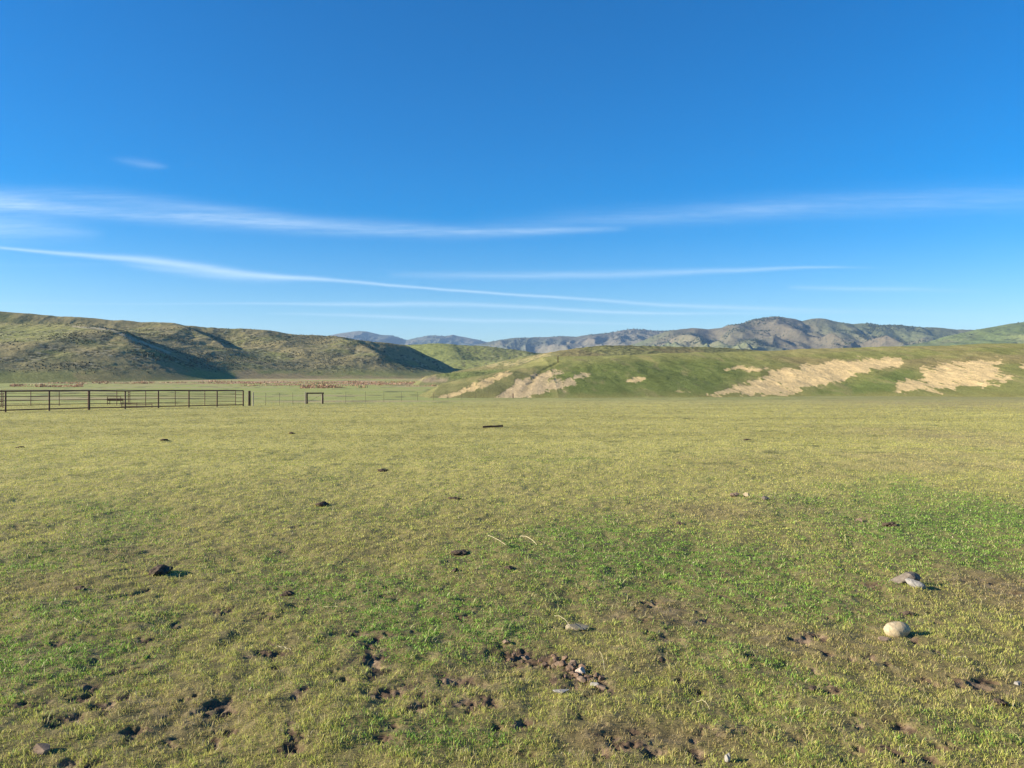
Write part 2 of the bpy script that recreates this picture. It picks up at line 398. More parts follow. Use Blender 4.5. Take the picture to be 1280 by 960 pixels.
def build_mid():
    Ys = np.arange(700, 1350, 2.2)
    X, Y = patch(420, 900, 620, Ys)
    b = base_z(Y) - 3
    R = [([(440,431,1180),(510,431,1130),(560,431,1100),(600,433,1090),(640,438,1100),(690,443,1120),(760,447,1150)], .2, .24, 22),
         ([(545,431,1100),(562,436,1040),(572,446,960),(580,458,880)], .42, .22, 14),
         ([(640,438,1100),(655,441,1060),(668,448,990)], .42, .2, 10),
         ([(590,452,900),(640,449,880),(700,446,880)], .2, .2, 14)]
    Z = ridge_field(X, Y, R, b, 3)
    am = sstep(1, 12, Z - b)
    Z = Z + am * (1.6 * fbm(X * .02, Y * .02, 3, 33) + .8 * fbm(X * .12, Y * .12, 4, 34))
    U = 640 + F * X / Y; V = HV + F * (CAM - Z) / Y
    C = np.tile(np.array((.20, .215, .07)), X.shape + (1,))
    n = fbm(X * .2, Y * .2, 3, 36)
    C = mixc(C, (.10, .095, .055), sstep(0, .3, n) * sstep(548, 580, U) * .8)
    C = mixc(C, (.27, .23, .15), sstep(.1, .5, -n) * sstep(590, 620, U) * .6)
    m = tint_mat('FarPasture', scales=((.05, .15), (.5, .25)), bump=(.4, .6, .8), rough=.95, spec=.05)
    finish('hills', X, Y, Z, C, m)
build_mid()

def build_olive_ridge():
    Ys = np.arange(215, 520, .8)
    X, Y = patch(440, 1060, 900, Ys)
    b = base_z(Y) - 1.2
    R = [([(560,473,330),(600,466,345),(640,457.5,355),(690,444.5,372),(725,435,380),(760,432,386),(850,433.5,400),(930,437,420),(1010,446,440)], .21, .19, 5),
         ([(532,476,300),(555,470,300),(585,465,305),(625,465,310)], .12, .17, 4),
         ([(690,445,372),(650,459,320),(610,471,270)], .16, .16, 6)]
    Z = ridge_field(X, Y, R, b, .8, .45)
    am = sstep(.5, 5, Z - b)
    Z = Z + am * (.6 * fbm(X * .05, Y * .05, 3, 43) + .30 * fbm(X * .3, Y * .3, 4, 44))
    U = 640 + F * X / Y; V = HV + F * (CAM - Z) / Y
    n = fbm(X * .35, Y * .35, 3, 46); nb = fbm(X * .03, Y * .03, 3, 47)
    C = np.tile(np.array((.20, .195, .08)), X.shape + (1,))
    C = mixc(C, (.085, .09, .045), sstep(-.1, .25, n) * sstep(680, 740, U) * .85)
    C = mixc(C, (.24, .16, .09), sstep(0, .4, nb) * .3)
    C = mixc(C, CLAY * np.array((.95,1,1.05)), poly_mask(U, V, [(600,449),(640,452),(672,443),(692,437),(690,443),(650,456),(612,459),(596,456)], 2, 3, 7) * sstep(-.2, .3, n) * .55)
    C = mixc(C, (.34, .25, .165), poly_mask(U, V, [(525,474),(545,470),(563,471),(556,477),(530,478)], 4, 4, 8) * .7)
    C = mixc(C, (.11, .16, .04), poly_mask(U, V, [(545,468),(600,462),(640,462),(640,468),(590,474),(545,474)], 4, 4, 9) * .5)
    m = tint_mat('OliveRidge', scales=((.15, .15), (1.6, .28)), bump=(1.2, .7, .4), rough=.95, spec=.05)
    finish('hills', X, Y, Z, C, m)
build_olive_ridge()

BANK = [([(536,498.5,140),(575,488,150),(605,476,158),(635,465,168),(665,459,178),(697,456.5,186),(740,449,198)], .22, .20, 3),
        ([(685,458,184),(740,449,198),(800,444,212),(880,441,222),(960,438.5,226),(1040,436,226),(1120,434,224),(1200,431.5,220),(1300,429,216),(1500,424,205)], .03, .19, 10),
        ([(665,460,178),(640,480,158),(622,497,142)], .20, .17, 3),
        ([(1085,437,224),(1020,455,195),(950,478,165),(905,495,146)], .17, .13, 8),
        ([(1250,433,218),(1200,455,185),(1140,480,158),(1110,495,145)], .15, .12, 7)]
GULLY = [(700,456,187),(688,465,179),(676,474,170),(665,486,156),(650,497,142)]
def build_bank():
    Ys = np.concatenate([np.arange(128, 232, .22), np.arange(232, 300, 3)])
    X, Y = patch(500, 1520, 1250, Ys)
    b = base_z(Y) - .6
    Z = ridge_field(X, Y, BANK, b, .32, .30)
    hg = Z - b; am = sstep(.3, 4, hg)
    gl = ridged(X * .06, Y * .02, 3, 55)
    Z = Z + am * (.30 * (gl - .3) + .28 * fbm(X * .06, Y * .06, 3, 56) + .10 * fbm(X * .4, Y * .4, 3, 57))
    # washed-out gully
    P = [(PX(u, d), d) for u, v, d in GULLY]; dm = np.full(X.shape, 1e9)
    for p, q in zip(P[:-1], P[1:]):
        dx, dy = q[0] - p[0], q[1] - p[1]; t = np.clip(((X - p[0]) * dx + (Y - p[1]) * dy) / (dx * dx + dy * dy), 0, 1)
        dm = np.minimum(dm, np.hypot(X - p[0] - t * dx + .5 * fbm(X * .3, Y * .3, 2, 58), Y - p[1] - t * dy))
    Z = Z - .25 * np.exp(-(dm / .6) ** 2) * am * (.6 + .8 * fbm(X * .2, Y * .2, 2, 59))
    Z = Z - .35 * (1 - sstep(0, .25, hg))
    U = 640 + F * X / Y; V = HV + F * (CAM - Z) / Y
    n = fbm(X * .05, Y * .07, 4, 60); nf = fbm(X * .55, Y * .13, 5, 61, .7); nm = fbm(X * .22, Y * .05, 4, 64, .6)
    C = np.tile(np.array((.205, .205, .068)), X.shape + (1,))
    cove = poly_mask(U, V, [(690,462),(740,452),(900,446),(930,468),(890,496),(650,502),(700,482)], 26, 14, 1)
    C = mixc(C, (.120, .155, .042), cove * .7)
    C = mixc(C, (.105, .150, .04), poly_mask(U, V, [(1010,492),(1100,470),(1150,450),(1140,470),(1110,492),(1000,500)], 12, 8, 2) * .6)
    C = mixc(C, (.25, .20, .09), sstep(920, 1000, U) * (1 - sstep(452, 470, V)) * sstep(-.3, .3, n) * .8)
    C = mixc(C, (.26, .25, .09), (1 - sstep(0, 7, V - (450 - (U - 740) * .037))) * .5)
    C = mixc(C, (.16, .15, .07), (1 - sstep(640, 700, U)) * .6)
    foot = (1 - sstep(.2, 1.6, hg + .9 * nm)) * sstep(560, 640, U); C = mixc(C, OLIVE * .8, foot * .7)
    C = C * (1 + .22 * nm + .16 * nf)[..., None]; C = mixc(C, (.27, .215, .10), sstep(.12, .5, nm) * .45)
    def dirt(poly, c, soft=3, wob=12, seed=0, amt=1, grit=.35):
        nonlocal C, Z
        pm = poly_mask(U, V, poly, soft * 2.6 + 3, wob * 1.3, seed)
        mk = sstep(.36, .56, .9 * pm + .75 * nf + .30 * nm + .07 - .75 * grit) * (.7 + .3 * pm) * sstep(.03, .35, pm)
        c = np.asarray(c) * (1 + .28 * fbm(X * 1.1, Y * .3, 4, 66 + seed, .7))[..., None]
        C = mixc(C, c, mk * amt); Z = Z - .05 * mk * (1 + nf)
    dirt([(885,494),(925,482),(955,470),(965,461),(1010,455),(1060,449),(1110,446),(1130,448),(1120,458),(1075,466),(1045,478),(1000,488),(1000,493),(940,494)], CLAY, 3, 9, 10, .95, .16)
    dirt([(1110,491),(1125,478),(1150,470),(1155,457),(1200,449),(1255,446),(1262,455),(1240,465),(1268,470),(1235,483),(1180,488)], CLAY, 4, 12, 14, .95, .32)
    dirt([(898,460),(925,457),(962,460),(945,467),(925,463),(903,463)], CLAY, 2, 7, 18, .9, .2)
    dirt([(1272,455),(1290,447),(1350,445),(1350,462),(1272,462)], CLAY, 3, 10, 22, .9, .3)
    dirt([(783,477),(790,473),(806,471),(808,474),(795,478)], CLAY, 1.5, 3, 26, .9, .15)
    dirt([(825,489),(850,487),(870,490),(850,491)], CLAY * .8, 1.5, 4, 30, .6, .35)
    dirt([(615,500),(650,474),(690,461),(700,466),(680,478),(735,468),(726,477),(690,490),(655,499)], (.54, .40, .225), 4, 8, 34, .85, .08)
    dirt([(535,502),(560,494),(600,477),(632,464),(640,466),(612,479),(575,494),(548,502)], CLAY * .92, 2.5, 4, 38, .9, .02)
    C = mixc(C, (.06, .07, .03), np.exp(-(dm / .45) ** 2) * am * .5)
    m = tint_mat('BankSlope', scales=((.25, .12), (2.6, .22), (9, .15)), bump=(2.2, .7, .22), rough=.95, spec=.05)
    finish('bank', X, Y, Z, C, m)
    return X, Y, Z
BX, BY, BZ = build_bank()
def surf_z(Xg, Yg, Zg, x, y):
    i = np.argmin((Xg - x) ** 2 + (Yg - y) ** 2); return float(Zg.ravel()[i])

# ------------------------------------------------------------------ mountains
def build_range(name, sky, Yc, Yb, depth, spurs, col_fn, seed, amp, step, wl, u0, u1):
    """sky = crest line (u,v); the range falls from it to Yb in front"""
    Ys = np.arange(Yb, Yc + depth * .4, step)
    X, Y = patch(u0, u1, int((u1 - u0) * 1.2), Ys)
    U = 640 + F * X / Y
    ku = np.array([p[0] for p in sky], float); kv = np.array([p[1] for p in sky], float)
    # crest height as function of world x at the crest depth
    uc = 640 + F * X / Yc
    uc = uc * .65 + U * .35
    hc = CAM + (HV - np.interp(uc, ku, kv)) / F * Yc
    t = np.clip((Y - Yb) / (Yc - Yb), 0, 1.4)
    prof = np.where(t < 1, np.clip(t, 1e-6, 1) ** .85, 1 - (t - 1) * .55)
    wx = X + .35 * wl * fbm(X / wl * .6, Y / wl * .6, 3, seed + 3)
    rg = ridged(wx / wl, Y / wl * .35 + .3 * fbm(X / wl, Y / wl, 2, seed), 3, seed + 7)
    rg2 = ridged(wx / wl * 2.7, Y / wl * 1.3, 2, seed + 15)
    band = np.sin(np.pi * np.clip(t, 0, 1)) ** .75 + .02
    Z = hc * prof
    if spurs: Z = np.maximum(Z - amp * .35 * band, ridge_field(X, Y, spurs, np.full(X.shape, 0.), amp * .1))
    Z = Z - amp * band * (.75 - rg) * .8 - amp * .24 * band * (.8 - rg2)
    Z = Z + amp * .022 * fbm(X / wl * 9, Y / wl * 9, 3, seed + 20) * np.clip(t * 4, 0, 1)
    Z = Z - 12 * (1 - sstep(0, .06, t))
    C = col_fn(X, Y, Z, U, HV + F * (CAM - Z) / Y)
    m = tint_mat('Mountain' + str(seed), scales=((.012, .18), (.10, .35)), bump=(.05, .7, 5), rough=.95, spec=.03,
                 speck=((.055, .57, .05, (.045, .055, .035), .6),))
    o = finish('mountains', X, Y, Z, C, m); o.name = name
    return X, Y, Z
def mcol(a, b, c, s):
    def f(X, Y, Z, U, V):
        C = np.tile(np.array(a, float), X.shape + (1,))
        C = mixc(C, b, sstep(-.2, .4, fbm(X * s, Y * s, 4, 81)))
        C = mixc(C, c, sstep(.05, .6, fbm(X * s * 3, Y * s * 2, 5, 84, .6)) * .55)
        return C
    return f
far1 = build_range('mountains', [(250,440),(380,424),(412,419),(430,415.5),(445,413.5),(458,414),(475,418),(490,419),(508,425),(520,422),(533,419.5),(545,419),(556,420),(566,418.5),(580,421),(600,425),(622,431),(680,436),(760,440)],
            7600, 5400, 2200, None, mcol((.13, .12, .085), (.09, .10, .07), (.20, .17, .12), .0009), 101, 150, 16, 560, 300, 720)
far2 = build_range('mountains', [(500,438),(580,434),(610,428),(625,424.5),(645,422),(665,421.5),(685,421),(700,420),(720,420.5),(735,418.5),(752,417),(768,414.5),(782,412),(792,411),(805,412),(820,413.5),(850,413),(950,415),(1100,420)],
            5400, 3700, 1700, None, mcol((.14, .125, .085), (.10, .105, .07), (.24, .19, .13), .0012), 131, 120, 12, 400, 520, 1120)
near1 = build_range('mountains', [(640,452),(720,446),(770,437),(800,427),(818,419),(834,413.5),(850,411),(870,409.5),(885,411),(905,409),(925,404.5),(940,399.5),(955,396.5),(972,395),(990,397.5),(1003,400.5),(1015,397.5),(1030,397.5),(1048,402),(1065,404.5),(1085,403.5),(1100,406),(1125,406),(1150,408.5),(1175,409),(1195,411),(1220,412),(1300,414),(1460,418)],
            3900, 2500, 1400,
            [([(960,396.5,3860),(985,404,3650),(1003,418,3250),(1012,438,2750)], .52, .30, 30),
             ([(1003,401,3850),(1030,410,3600),(1046,422,3250),(1052,440,2800)], .50, .32, 25),
             ([(925,405,3850),(915,416,3400),(905,436,2850)], .30, .34, 30),
             ([(1100,406,3850),(1112,418,3400),(1118,436,2900)], .48, .33, 25),
             ([(1150,409,3850),(1155,420,3450),(1150,438,2900)], .46, .33, 25),
             ([(870,410,3850),(860,420,3400),(850,436,3000)], .42, .33, 25)],
            mcol((.130, .140, .065), (.130, .112, .072), (.18, .145, .095), .0011), 151, 100, 9, 330, 700, 1480)
near2 = build_range('mountains', [(1050,440),(1120,434),(1160,427),(1180,421),(1200,416.5),(1220,412),(1240,408.5),(1262,404.5),(1280,402),(1330,396),(1400,394),(1500,396)],
            2600, 1700, 900, None, mcol((.135, .165, .06), (.16, .17, .07), (.20, .18, .10), .002), 171, 32, 8, 260, 1060, 1520)

# oaks and junipers dotted over the mountains: a far-off wood that reads as one mass
def scatter_blobs(name, srcs, label, cat, seed):
    r2 = np.random.default_rng(seed)
    bm = bmesh.new(); bmesh.ops.create_icosphere(bm, subdivisions=1, radius=1)
    B = np.array([v.co[:] for v in bm.verts]); Fb = np.array([[v.index for v in f.verts] for f in bm.faces]); bm.free()
    Vs, Fs, Cs = [], [], []; off = 0
    for (X, Y, Z, n, s0, s1, dens, c0, c1, squash) in srcs:
        w = dens(X, Y, Z).ravel(); w = w / w.sum()
        idx = r2.choice(X.size, n, p=w)
        x = X.ravel()[idx]; y = Y.ravel()[idx]; z = Z.ravel()[idx]
        s = s0 + (s1 - s0) * r2.random(n) ** 1.6
        jit = 1 + .35 * (r2.random((n, len(B))) - .5)
        P = B[None] * jit[..., None] * s[:, None, None]; P[..., 2] *= squash
        P = P + np.stack([x, y, z + s * squash * .55], -1)[:, None]
        c = mixc(np.tile(np.array(c0), (n, 1)), c1, r2.random(n))
        Vs.append(P.reshape(-1, 3)); Cs.append(np.repeat(c[:, None], len(B), 1).reshape(-1, 3))
        Fs.append((np.arange(n)[:, None, None] * len(B) + Fb[None] + off).reshape(-1, 3)); off += n * len(B)
    o = mesh_np(name, np.concatenate(Vs), np.concatenate(Fs), tint_mat(name + 'Leaf', scales=((.5, .25),), bump=None, rough=.95, spec=.03), smooth=False, col=np.concatenate(Cs), n=3)
    tag(o, label, cat, kind='stuff')
def dn(sc_, seed, a, b, hmin=0):
    def f(X, Y, Z): return (.02 + sstep(a, b, fbm(X * sc_, Y * sc_, 3, seed))) * (Z > hmin)
    return f
scatter_blobs('woodland', [
    (*near1, 9000, 1.6, 4.0, dn(.003, 201, 0, .5, 130), (.03, .04, .022), (.06, .07, .035), .9),
    (*far2, 5200, 2.5, 5.2, dn(.002, 202, -.1, .4, 150), (.03, .04, .025), (.06, .065, .04), .9),
    (*far1, 2600, 3, 8, dn(.0015, 203, -.2, .4, 250), (.03, .04, .025), (.055, .06, .04), .9),
    (*near2, 160, 1.5, 3, dn(.004, 204, .1, .5, 100), (.04, .05, .025), (.07, .08, .04), .9)],
    'scattered dark oaks and junipers dotting the far blue mountains', 'woodland', 11)
def dens_left(X, Y, Z):
    V = HV + F * (CAM - Z) / Y
    return (.02 + sstep(-.15, .35, fbm(X * .02, Y * .02, 3, 210))) * (Z - base_z(Y) > 3) * sstep(400, 416, V) * (1 - sstep(456, 470, V))
scatter_blobs('hill_scrub', [(LX, LY, LZ, 11000, .2, .5, dens_left, (.05, .055, .035), (.15, .14, .085), .75)],
              'low grey-green scrub scattered over the shaded left hillside', 'scrub', 12)

# dry weeds along the ditch at the foot of the left hills
def build_weeds():
    r2 = np.random.default_rng(5); Vs = []; Cs = []
    def band(u0, u1, Y0, Y1, n, h, thr):
        u = u0 + (u1 - u0) * r2.random(n); y = Y0 + (Y1 - Y0) * r2.random(n); x = PX(u, y)
        k = (fbm(x * .04, y * .07, 3, 220) > thr) & (fbm(x * .35, y * .35, 2, 225) > -.05); return x[k], y[k], np.full(k.sum(), h)
    L = [band(300, 560, 262, 350, 26000, .34, .0), band(12, 104, 250, 290, 6000, .5, .02), band(375, 470, 225, 245, 5000, .6, .1), band(650, 700, 150, 185, 0, .3, 0), band(60, 300, 300, 340, 9000, .5, .12)]
    x = np.concatenate([a[0] for a in L]); y = np.concatenate([a[1] for a in L]); h = np.concatenate([a[2] for a in L]) * (.4 + .9 * r2.random(len(x))) * np.clip(.8 + 1.3 * fbm(x * .12, y * .12, 3, 228), .25, 2)
    n = len(x); z = base_z(y) - .05
    a = r2.random(n) * 6.283; w = .10 + .14 * r2.random(n)
    s = np.stack([np.cos(a) * w, np.sin(a) * w, 0 * a], -1); lean = (r2.random((n, 2)) - .5) * .5
    P = np.stack([x, y, z], -1); T = P + np.stack([lean[:, 0], lean[:, 1], h], -1)
    V = np.stack([P - s * .4, P + s * .4, T + s * .5, T - s * .5], 1)
    c = mixc(np.tile(np.array((.32, .17, .09)), (n, 1)), (.48, .31, .19), r2.random(n)); c = mixc(c, (.06, .04, .025), (r2.random(n) < .2) * .9)
    o = mesh_np('dry_weeds', V.reshape(-1, 3), np.arange(n * 4).reshape(-1, 4), leaf_mat('DryWeed', .2), smooth=False, col=np.repeat(c[:, None], 4, 1))
    tag(o, 'reddish dry weeds in a strip along the foot of the left hills', 'weeds', kind='stuff')
build_weeds()

# ------------------------------------------------------------------ fences
RUST = solid_mat('RustyPipe', (.075, .040, .027), (.165, .092, .058), 14, .25, .004, .75, .3)
DARKW = solid_mat('OldTimber', (.030, .022, .017), (.085, .062, .045), 9, .5, .01, .9, .15, stretch=(3, 3, .4))
PALEW = solid_mat('WeatheredTimber', (.24, .20, .16), (.40, .35, .29), 9, .4, .01, .9, .15, stretch=(3, 3, .4))
WIRE = solid_mat('FenceWire', (.06, .05, .04), (.10, .09, .07), 30, .1, .001, .6, .4, metal=.4)
TPOST = solid_mat('SteelPost', (.045, .04, .03), (.09, .08, .06), 12, .2, .003, .7, .3)
def tz(x, y): return gz(x, y) if y < 240 else float(base_z(y))

# near pipe fence
A = np.array((PX(7, 54), 54)); B = np.array((PX(304, 73), 73)); st = (B - A) / 7
def pipe_fence():
    o0 = (float(A[0]), float(A[1]), tz(*A)); f = empty('pipe_fence', o0)
    tag(f, 'rusty steel pipe fence with thick posts, nearer of the two rail fences at the left', 'fence')
    pts = [A + st * k for k in range(-2, 8)]
    loc = [(p[0] - o0[0], p[1] - o0[1], tz(*p) - o0[2]) for p in pts]
    H = 1.45
    for k, p in enumerate(loc):
        r = .058 if k not in (4, 9) else .066
        tube_obj('post', (p[0], p[1], p[2] - .3), (p[0], p[1], p[2] + H + .01), r if k != 4 else .085, RUST, f)
    for fr, r in ((1.0, .050), (.745, .020), (.54, .020), (.32, .020), (.10, .042)):
        bm = bmesh.new()
        for a, b in zip(loc[:-1], loc[1:]):
            tube(bm, (a[0], a[1], a[2] + H * fr), (b[0], b[1], b[2] + H * fr), r, 8)
        bm_obj('rail', bm, RUST, f)
pipe_fence()
def back_fence():
    Y = 75.0; us = [-71, -34, 2, 38.5, 74, 110, 146, 182, 219, 256, 294.5]
    o0 = (PX(294.5, Y), Y, tz(PX(294.5, Y), Y)); f = empty('corral_fence', o0)
    tag(f, 'thin brown rail fence standing behind the thicker pipe fence', 'fence')
    loc = [(PX(u, Y) - o0[0], 0, tz(PX(u, Y), Y) - o0[2]) for u in us]; H = 1.50
    for p in loc: tube_obj('post', (p[0], 0, p[2] - .3), (p[0], 0, p[2] + H), .034, RUST, f, seg=8)
    for fr in (1.0, .79, .58, .36, .12):
        bm = bmesh.new()
        for a, b in zip(loc[:-1], loc[1:]): tube(bm, (a[0], 0, a[2] + H * fr), (b[0], 0, b[2] + H * fr), .017, 6)
        bm_obj('rail', bm, RUST, f)
back_fence()
def wood_post(u, v, Y, h, r, label, name='fence_post', mat=DARKW, grp=None, z=None, lean=(0, 0)):
    x = PX(u, Y); z = tz(x, Y) if z is None else z
    bm = bmesh.new(); tube(bm, (0, 0, -.3), (lean[0], lean[1], h), r, 9, r * .92, .05)
    o = bm_obj(name, bm, mat, None, (x, Y, z), smooth=False); tag(o, label, 'post', grp); return o
wood_post(311.8, 0, 74, 1.42, .125, 'thick dark timber post just right of the end of the pipe fence')
wood_post(316.2, 0, 74.4, 1.30, .055, 'slim pale grey post leaning beside the thick dark timber post', mat=PALEW, lean=(.03, 0))
# ladder-like braced post and the low panel inside the corral
def ladder(u, Y, h, w, label):
    x = PX(u, Y); f = empty('cattle_ladder', (x, Y, tz(x, Y))); tag(f, label, 'cattle panel')
    for s in (-1, 1): tube_obj('upright', (s * w / 2, 0, -.1), (s * w / 2, 0, h), .035, RUST, f, seg=8)
    for k in range(6): tube_obj('rung', (-w / 2, 0, h * (.1 + .16 * k)), (w / 2, 0, h * (.1 + .16 * k)), .028, RUST, f, seg=6)
ladder(161.3, 79, 1.38, .17, 'narrow upright steel ladder with rungs, seen through the middle of the rail fences')
ladder(1.5, 66, 1.30, .30, 'steel ladder panel at the far left edge behind the pipe fence')
def low_panel():
    Y = 66; o0 = (PX(170, Y), Y, tz(PX(170, Y), Y)); f = empty('gate_panel', o0); tag(f, 'low rusty gate panel leaning along the bottom of the pipe fence', 'gate')
    x0, x1 = PX(152, Y) - o0[0], PX(190, Y) - o0[0]
    for h, r in ((.12, .03), (.42, .025), (.28, .018)): tube_obj('rail', (x0, 0, h), (x1, 0, h), r, RUST, f, seg=8)
    for x in (x0, x1, (x0 + x1) / 2): tube_obj('upright', (x, 0, -.02), (x, 0, .46), .028, RUST, f, seg=8)
low_panel()
def trough():
    Y = 80; x = PX(144, Y); f = empty('feed_trough', (x, Y, tz(x, Y))); tag(f, 'dark steel feed trough on four legs inside the corral', 'trough')
    bm = bmesh.new(); L, W, h0, h1 = .68, .3, .38, .62
    v = [bm.verts.new(c) for c in [(-L, -W * .6, h0), (L, -W * .6, h0), (L, W * .6, h0), (-L, W * .6, h0), (-L * 1.04, -W, h1), (L * 1.04, -W, h1), (L * 1.04, W, h1), (-L * 1.04, W, h1)]]
    for q in ((3, 2, 1, 0), (0, 1, 5, 4), (1, 2, 6, 5), (2, 3, 7, 6), (3, 0, 4, 7)): bm.faces.new([v[i] for i in q])
    bmesh.ops.solidify(bm, geom=bm.faces[:], thickness=.03)
    bm_obj('basin', bm, RUST, f)
    for sx in (-1, 1):
        for sy in (-1, 1): tube_obj('leg', (sx * L, sy * W * .8, -.05), (sx * L, sy * W * .8, .86 if sy < 0 else .6), .035, RUST, f, seg=8)
    for sx in (-1, 1): tube_obj('cross_bar', (sx * L, -W * .8, .16), (sx * L, W * .8, .16), .02, RUST, f, seg=6)
    tube_obj('top_bar', (-L, -W * .8, .80), (L, -W * .8, .80), .02, RUST, f, seg=6)
trough()
# timber H brace
def brace():
    Y = 84; x = PX(393.5, Y); f = empty('timber_brace', (x, Y, tz(x, Y))); tag(f, 'dark timber brace of two posts and a crossbar standing in the wire fence', 'fence brace')
    w = 19.6 / F * Y / 2
    for s in (-1, 1):
        bm = bmesh.new(); tube(bm, (s * w, 0, -.3), (s * w * 1.0, 0, 1.22), .10, 9, .09, .06); bm_obj('post', bm, DARKW, f)
    bm = bmesh.new(); tube(bm, (-w - .05, -.02, 1.16), (w + .14, -.02, 1.17), .075, 8, None, .06); bm_obj('crossbar', bm, DARKW, f)
    tube_obj('wire', (-w, -.06, .15), (w, -.06, 1.05), .012, WIRE, f, seg=5)
brace()
wood_post(381.6, 0, 84.3, 1.30, .05, 'slim pale grey post against the left leg of the timber brace', mat=PALEW)
wood_post(402.4, 0, 84.5, 1.05, .05, 'short pale grey post against the right leg of the timber brace', mat=PALEW)
# wire fence from the timber post past the brace to the clay bank
def wire_fence(name, pts, H, label, wires, r=.017):
    o0 = (pts[0][0], pts[0][1], pts[0][2]); f = empty(name, o0); tag(f, label, 'fence')
    loc = [(p[0] - o0[0], p[1] - o0[1], p[2] - o0[2]) for p in pts]
    for i, p in enumerate(loc):
        if (i == 0 or i == len(loc) - 1): continue
        tube_obj('post', (p[0], p[1], p[2] - .3), (p[0] + random.uniform(-.04, .04), p[1], p[2] + H * random.uniform(.97, 1.05)), r, TPOST, f, seg=6)
    for fr in wires:
        bm = bmesh.new()
        for a, b in zip(loc[:-1], loc[1:]): tube(bm, (a[0], a[1], a[2] + H * fr), (b[0], b[1], b[2] + H * fr), .0055, 4)
        bm_obj('wire', bm, WIRE, f)
W1 = [(PX(u, Y), Y, tz(PX(u, Y), Y)) for u, Y in ((312, 74), (332, 76), (349.3, 78), (366.3, 80), (382, 84))]
wire_fence('wire_fence', W1, 1.22, 'short run of wire fence between the thick timber post and the timber brace', (.2, .45, .7, .92))
us = [404, 432, 457, 480, 502, 522, 542, 560, 577, 594, 610, 626, 641.5]
W2 = [(PX(u, Y), Y, tz(PX(u, Y), Y) + (0 if u < 600 else 0)) for u, Y in zip(us, np.linspace(84, 136, len(us)))]
wire_fence('wire_fence', W2, 1.22, 'long faint wire fence on thin stakes from the timber brace to the clay bank', (.2, .45, .7, .92), r=.017)
zb = surf_z(BX, BY, BZ, PX(641.5, 138), 138)
wood_post(641.3, 0, 137, 1.30, .10, 'weathered brown post at the foot of the clay slump', mat=solid_mat('BrownPost', (.07, .045, .03), (.14, .10, .07), 9, .4, .01), z=zb)
zc = surf_z(BX, BY, BZ, PX(697.4, 186), 186)
wood_post(697.4, 0, 186, 1.60, .12, 'dark post standing on top of the bank above the gully', z=zc - .05)

# ------------------------------------------------------------------ stones, dung and sticks in the pasture
def rock(name, u, v, sx, sy, sz, mat, label, cat, seed, rz=0, sink=.25, rough=.16, group=None, tilt=(0, 0), flat=0, sub=4, dv=0, ridge=False):
    x, y = on_ground(u, v); z = gz(x, y)
    bm = bmesh.new(); bmesh.ops.create_icosphere(bm, subdivisions=sub, radius=1)
    P = np.array([w.co[:] for w in bm.verts])
    q = fbm(P[:, 0] * 1.1 + P[:, 2] * .7, P[:, 1] * 1.1 - P[:, 2] * .5, 4, seed) * rough * 2
    q2 = fbm(P[:, 0] * 5 + P[:, 2] * 3, P[:, 1] * 5 - P[:, 2] * 4, 3, seed + 9) * rough * .35
    P = P * (1 + q + q2)[:, None]
    if flat:   # broken faces
        r2 = np.random.default_rng(seed)
        for _ in range(flat):
            nrm = r2.normal(size=3); nrm /= np.linalg.norm(nrm); dd = P @ nrm; cut = .42 + .3 * r2.random()
            P = P - np.clip(dd - cut, 0, None)[:, None] * nrm[None] * .95
    for w, p in zip(bm.verts, P): w.co = (p[0] * sx, p[1] * sy, p[2] * sz)
    o = bm_obj(name, bm, mat, None, (x, y, z + sz * (1 - 2 * sink)), smooth=(flat == 0)); o.rotation_euler = (tilt[0], tilt[1], rz)
    tag(o, label, cat, group); return o
TAN = solid_mat('TanStone', (.34, .265, .155), (.50, .405, .255), 26, .8, .006, .85)
GREYS = solid_mat('GreyStone', (.12, .095, .07), (.23, .19, .145), 30, .5, .004, .9)
PALES = solid_mat('PaleStone', (.22, .20, .165), (.37, .34, .29), 30, .4, .004, .85)
BROWNS = solid_mat('BrownStone', (.15, .105, .07), (.27, .195, .135), 30, .5, .004, .9)
DUNG = solid_mat('DriedDung', (.035, .026, .019), (.13, .095, .068), 45, .9, .01, .95, .1)
CLOD = solid_mat('SoilClod', (.11, .07, .045), (.24, .165, .11), 40, .8, .008, .95, .1)
def px(y): return y / F
_, yy = on_ground(1121, 797)
rock('cobble', 1121, 796, 16.5 * px(yy), 11.5 * px(yy), 11 * px(yy), TAN, 'rounded tan cobble lying alone on the grass at the right', 'stone', 3, rough=.06, sink=.17, rz=.15, sub=5)
rock('stone', 1104, 802, .045, .035, .018, BROWNS, 'small brown stone at the lower left of the rounded tan cobble', 'stone', 4, flat=3)
rock('stone', 1130, 731, .135, .085, .065, GREYS, 'broken grey-brown slab lying above the paler slab in the grass', 'stone', 6, rz=.15, flat=5, rough=.12, tilt=(-.05, -.05))
rock('stone', 1143, 740, .085, .050, .036, PALES, 'pale grey tilted slab directly below the broken grey-brown slab', 'stone', 8, rz=-.45, flat=5, rough=.1, tilt=(.15, .1))
rock('stone', 702, 868, .055, .032, .013, PALES, 'flat white stone below the strip of broken clods', 'stone', 12, rz=.1, flat=7, sink=.1)
rock('stone', 722, 782, .075, .045, .030, solid_mat('SandStone', (.22,.18,.11), (.36,.30,.19), 30, .4, .004), 'flat sandy stone half buried above the strip of clods', 'stone', 14, rz=.1, flat=4)
rock('stone', 909, 953, .020, .018, .024, PALES, 'tiny pale pointed pebble at the bottom edge right of centre', 'stone', 16, flat=6, sink=.2)
rock('stone', 54, 940, .045, .030, .026, BROWNS, 'dull pinkish stone in the bare soil at the lower left corner', 'stone', 18, flat=5)
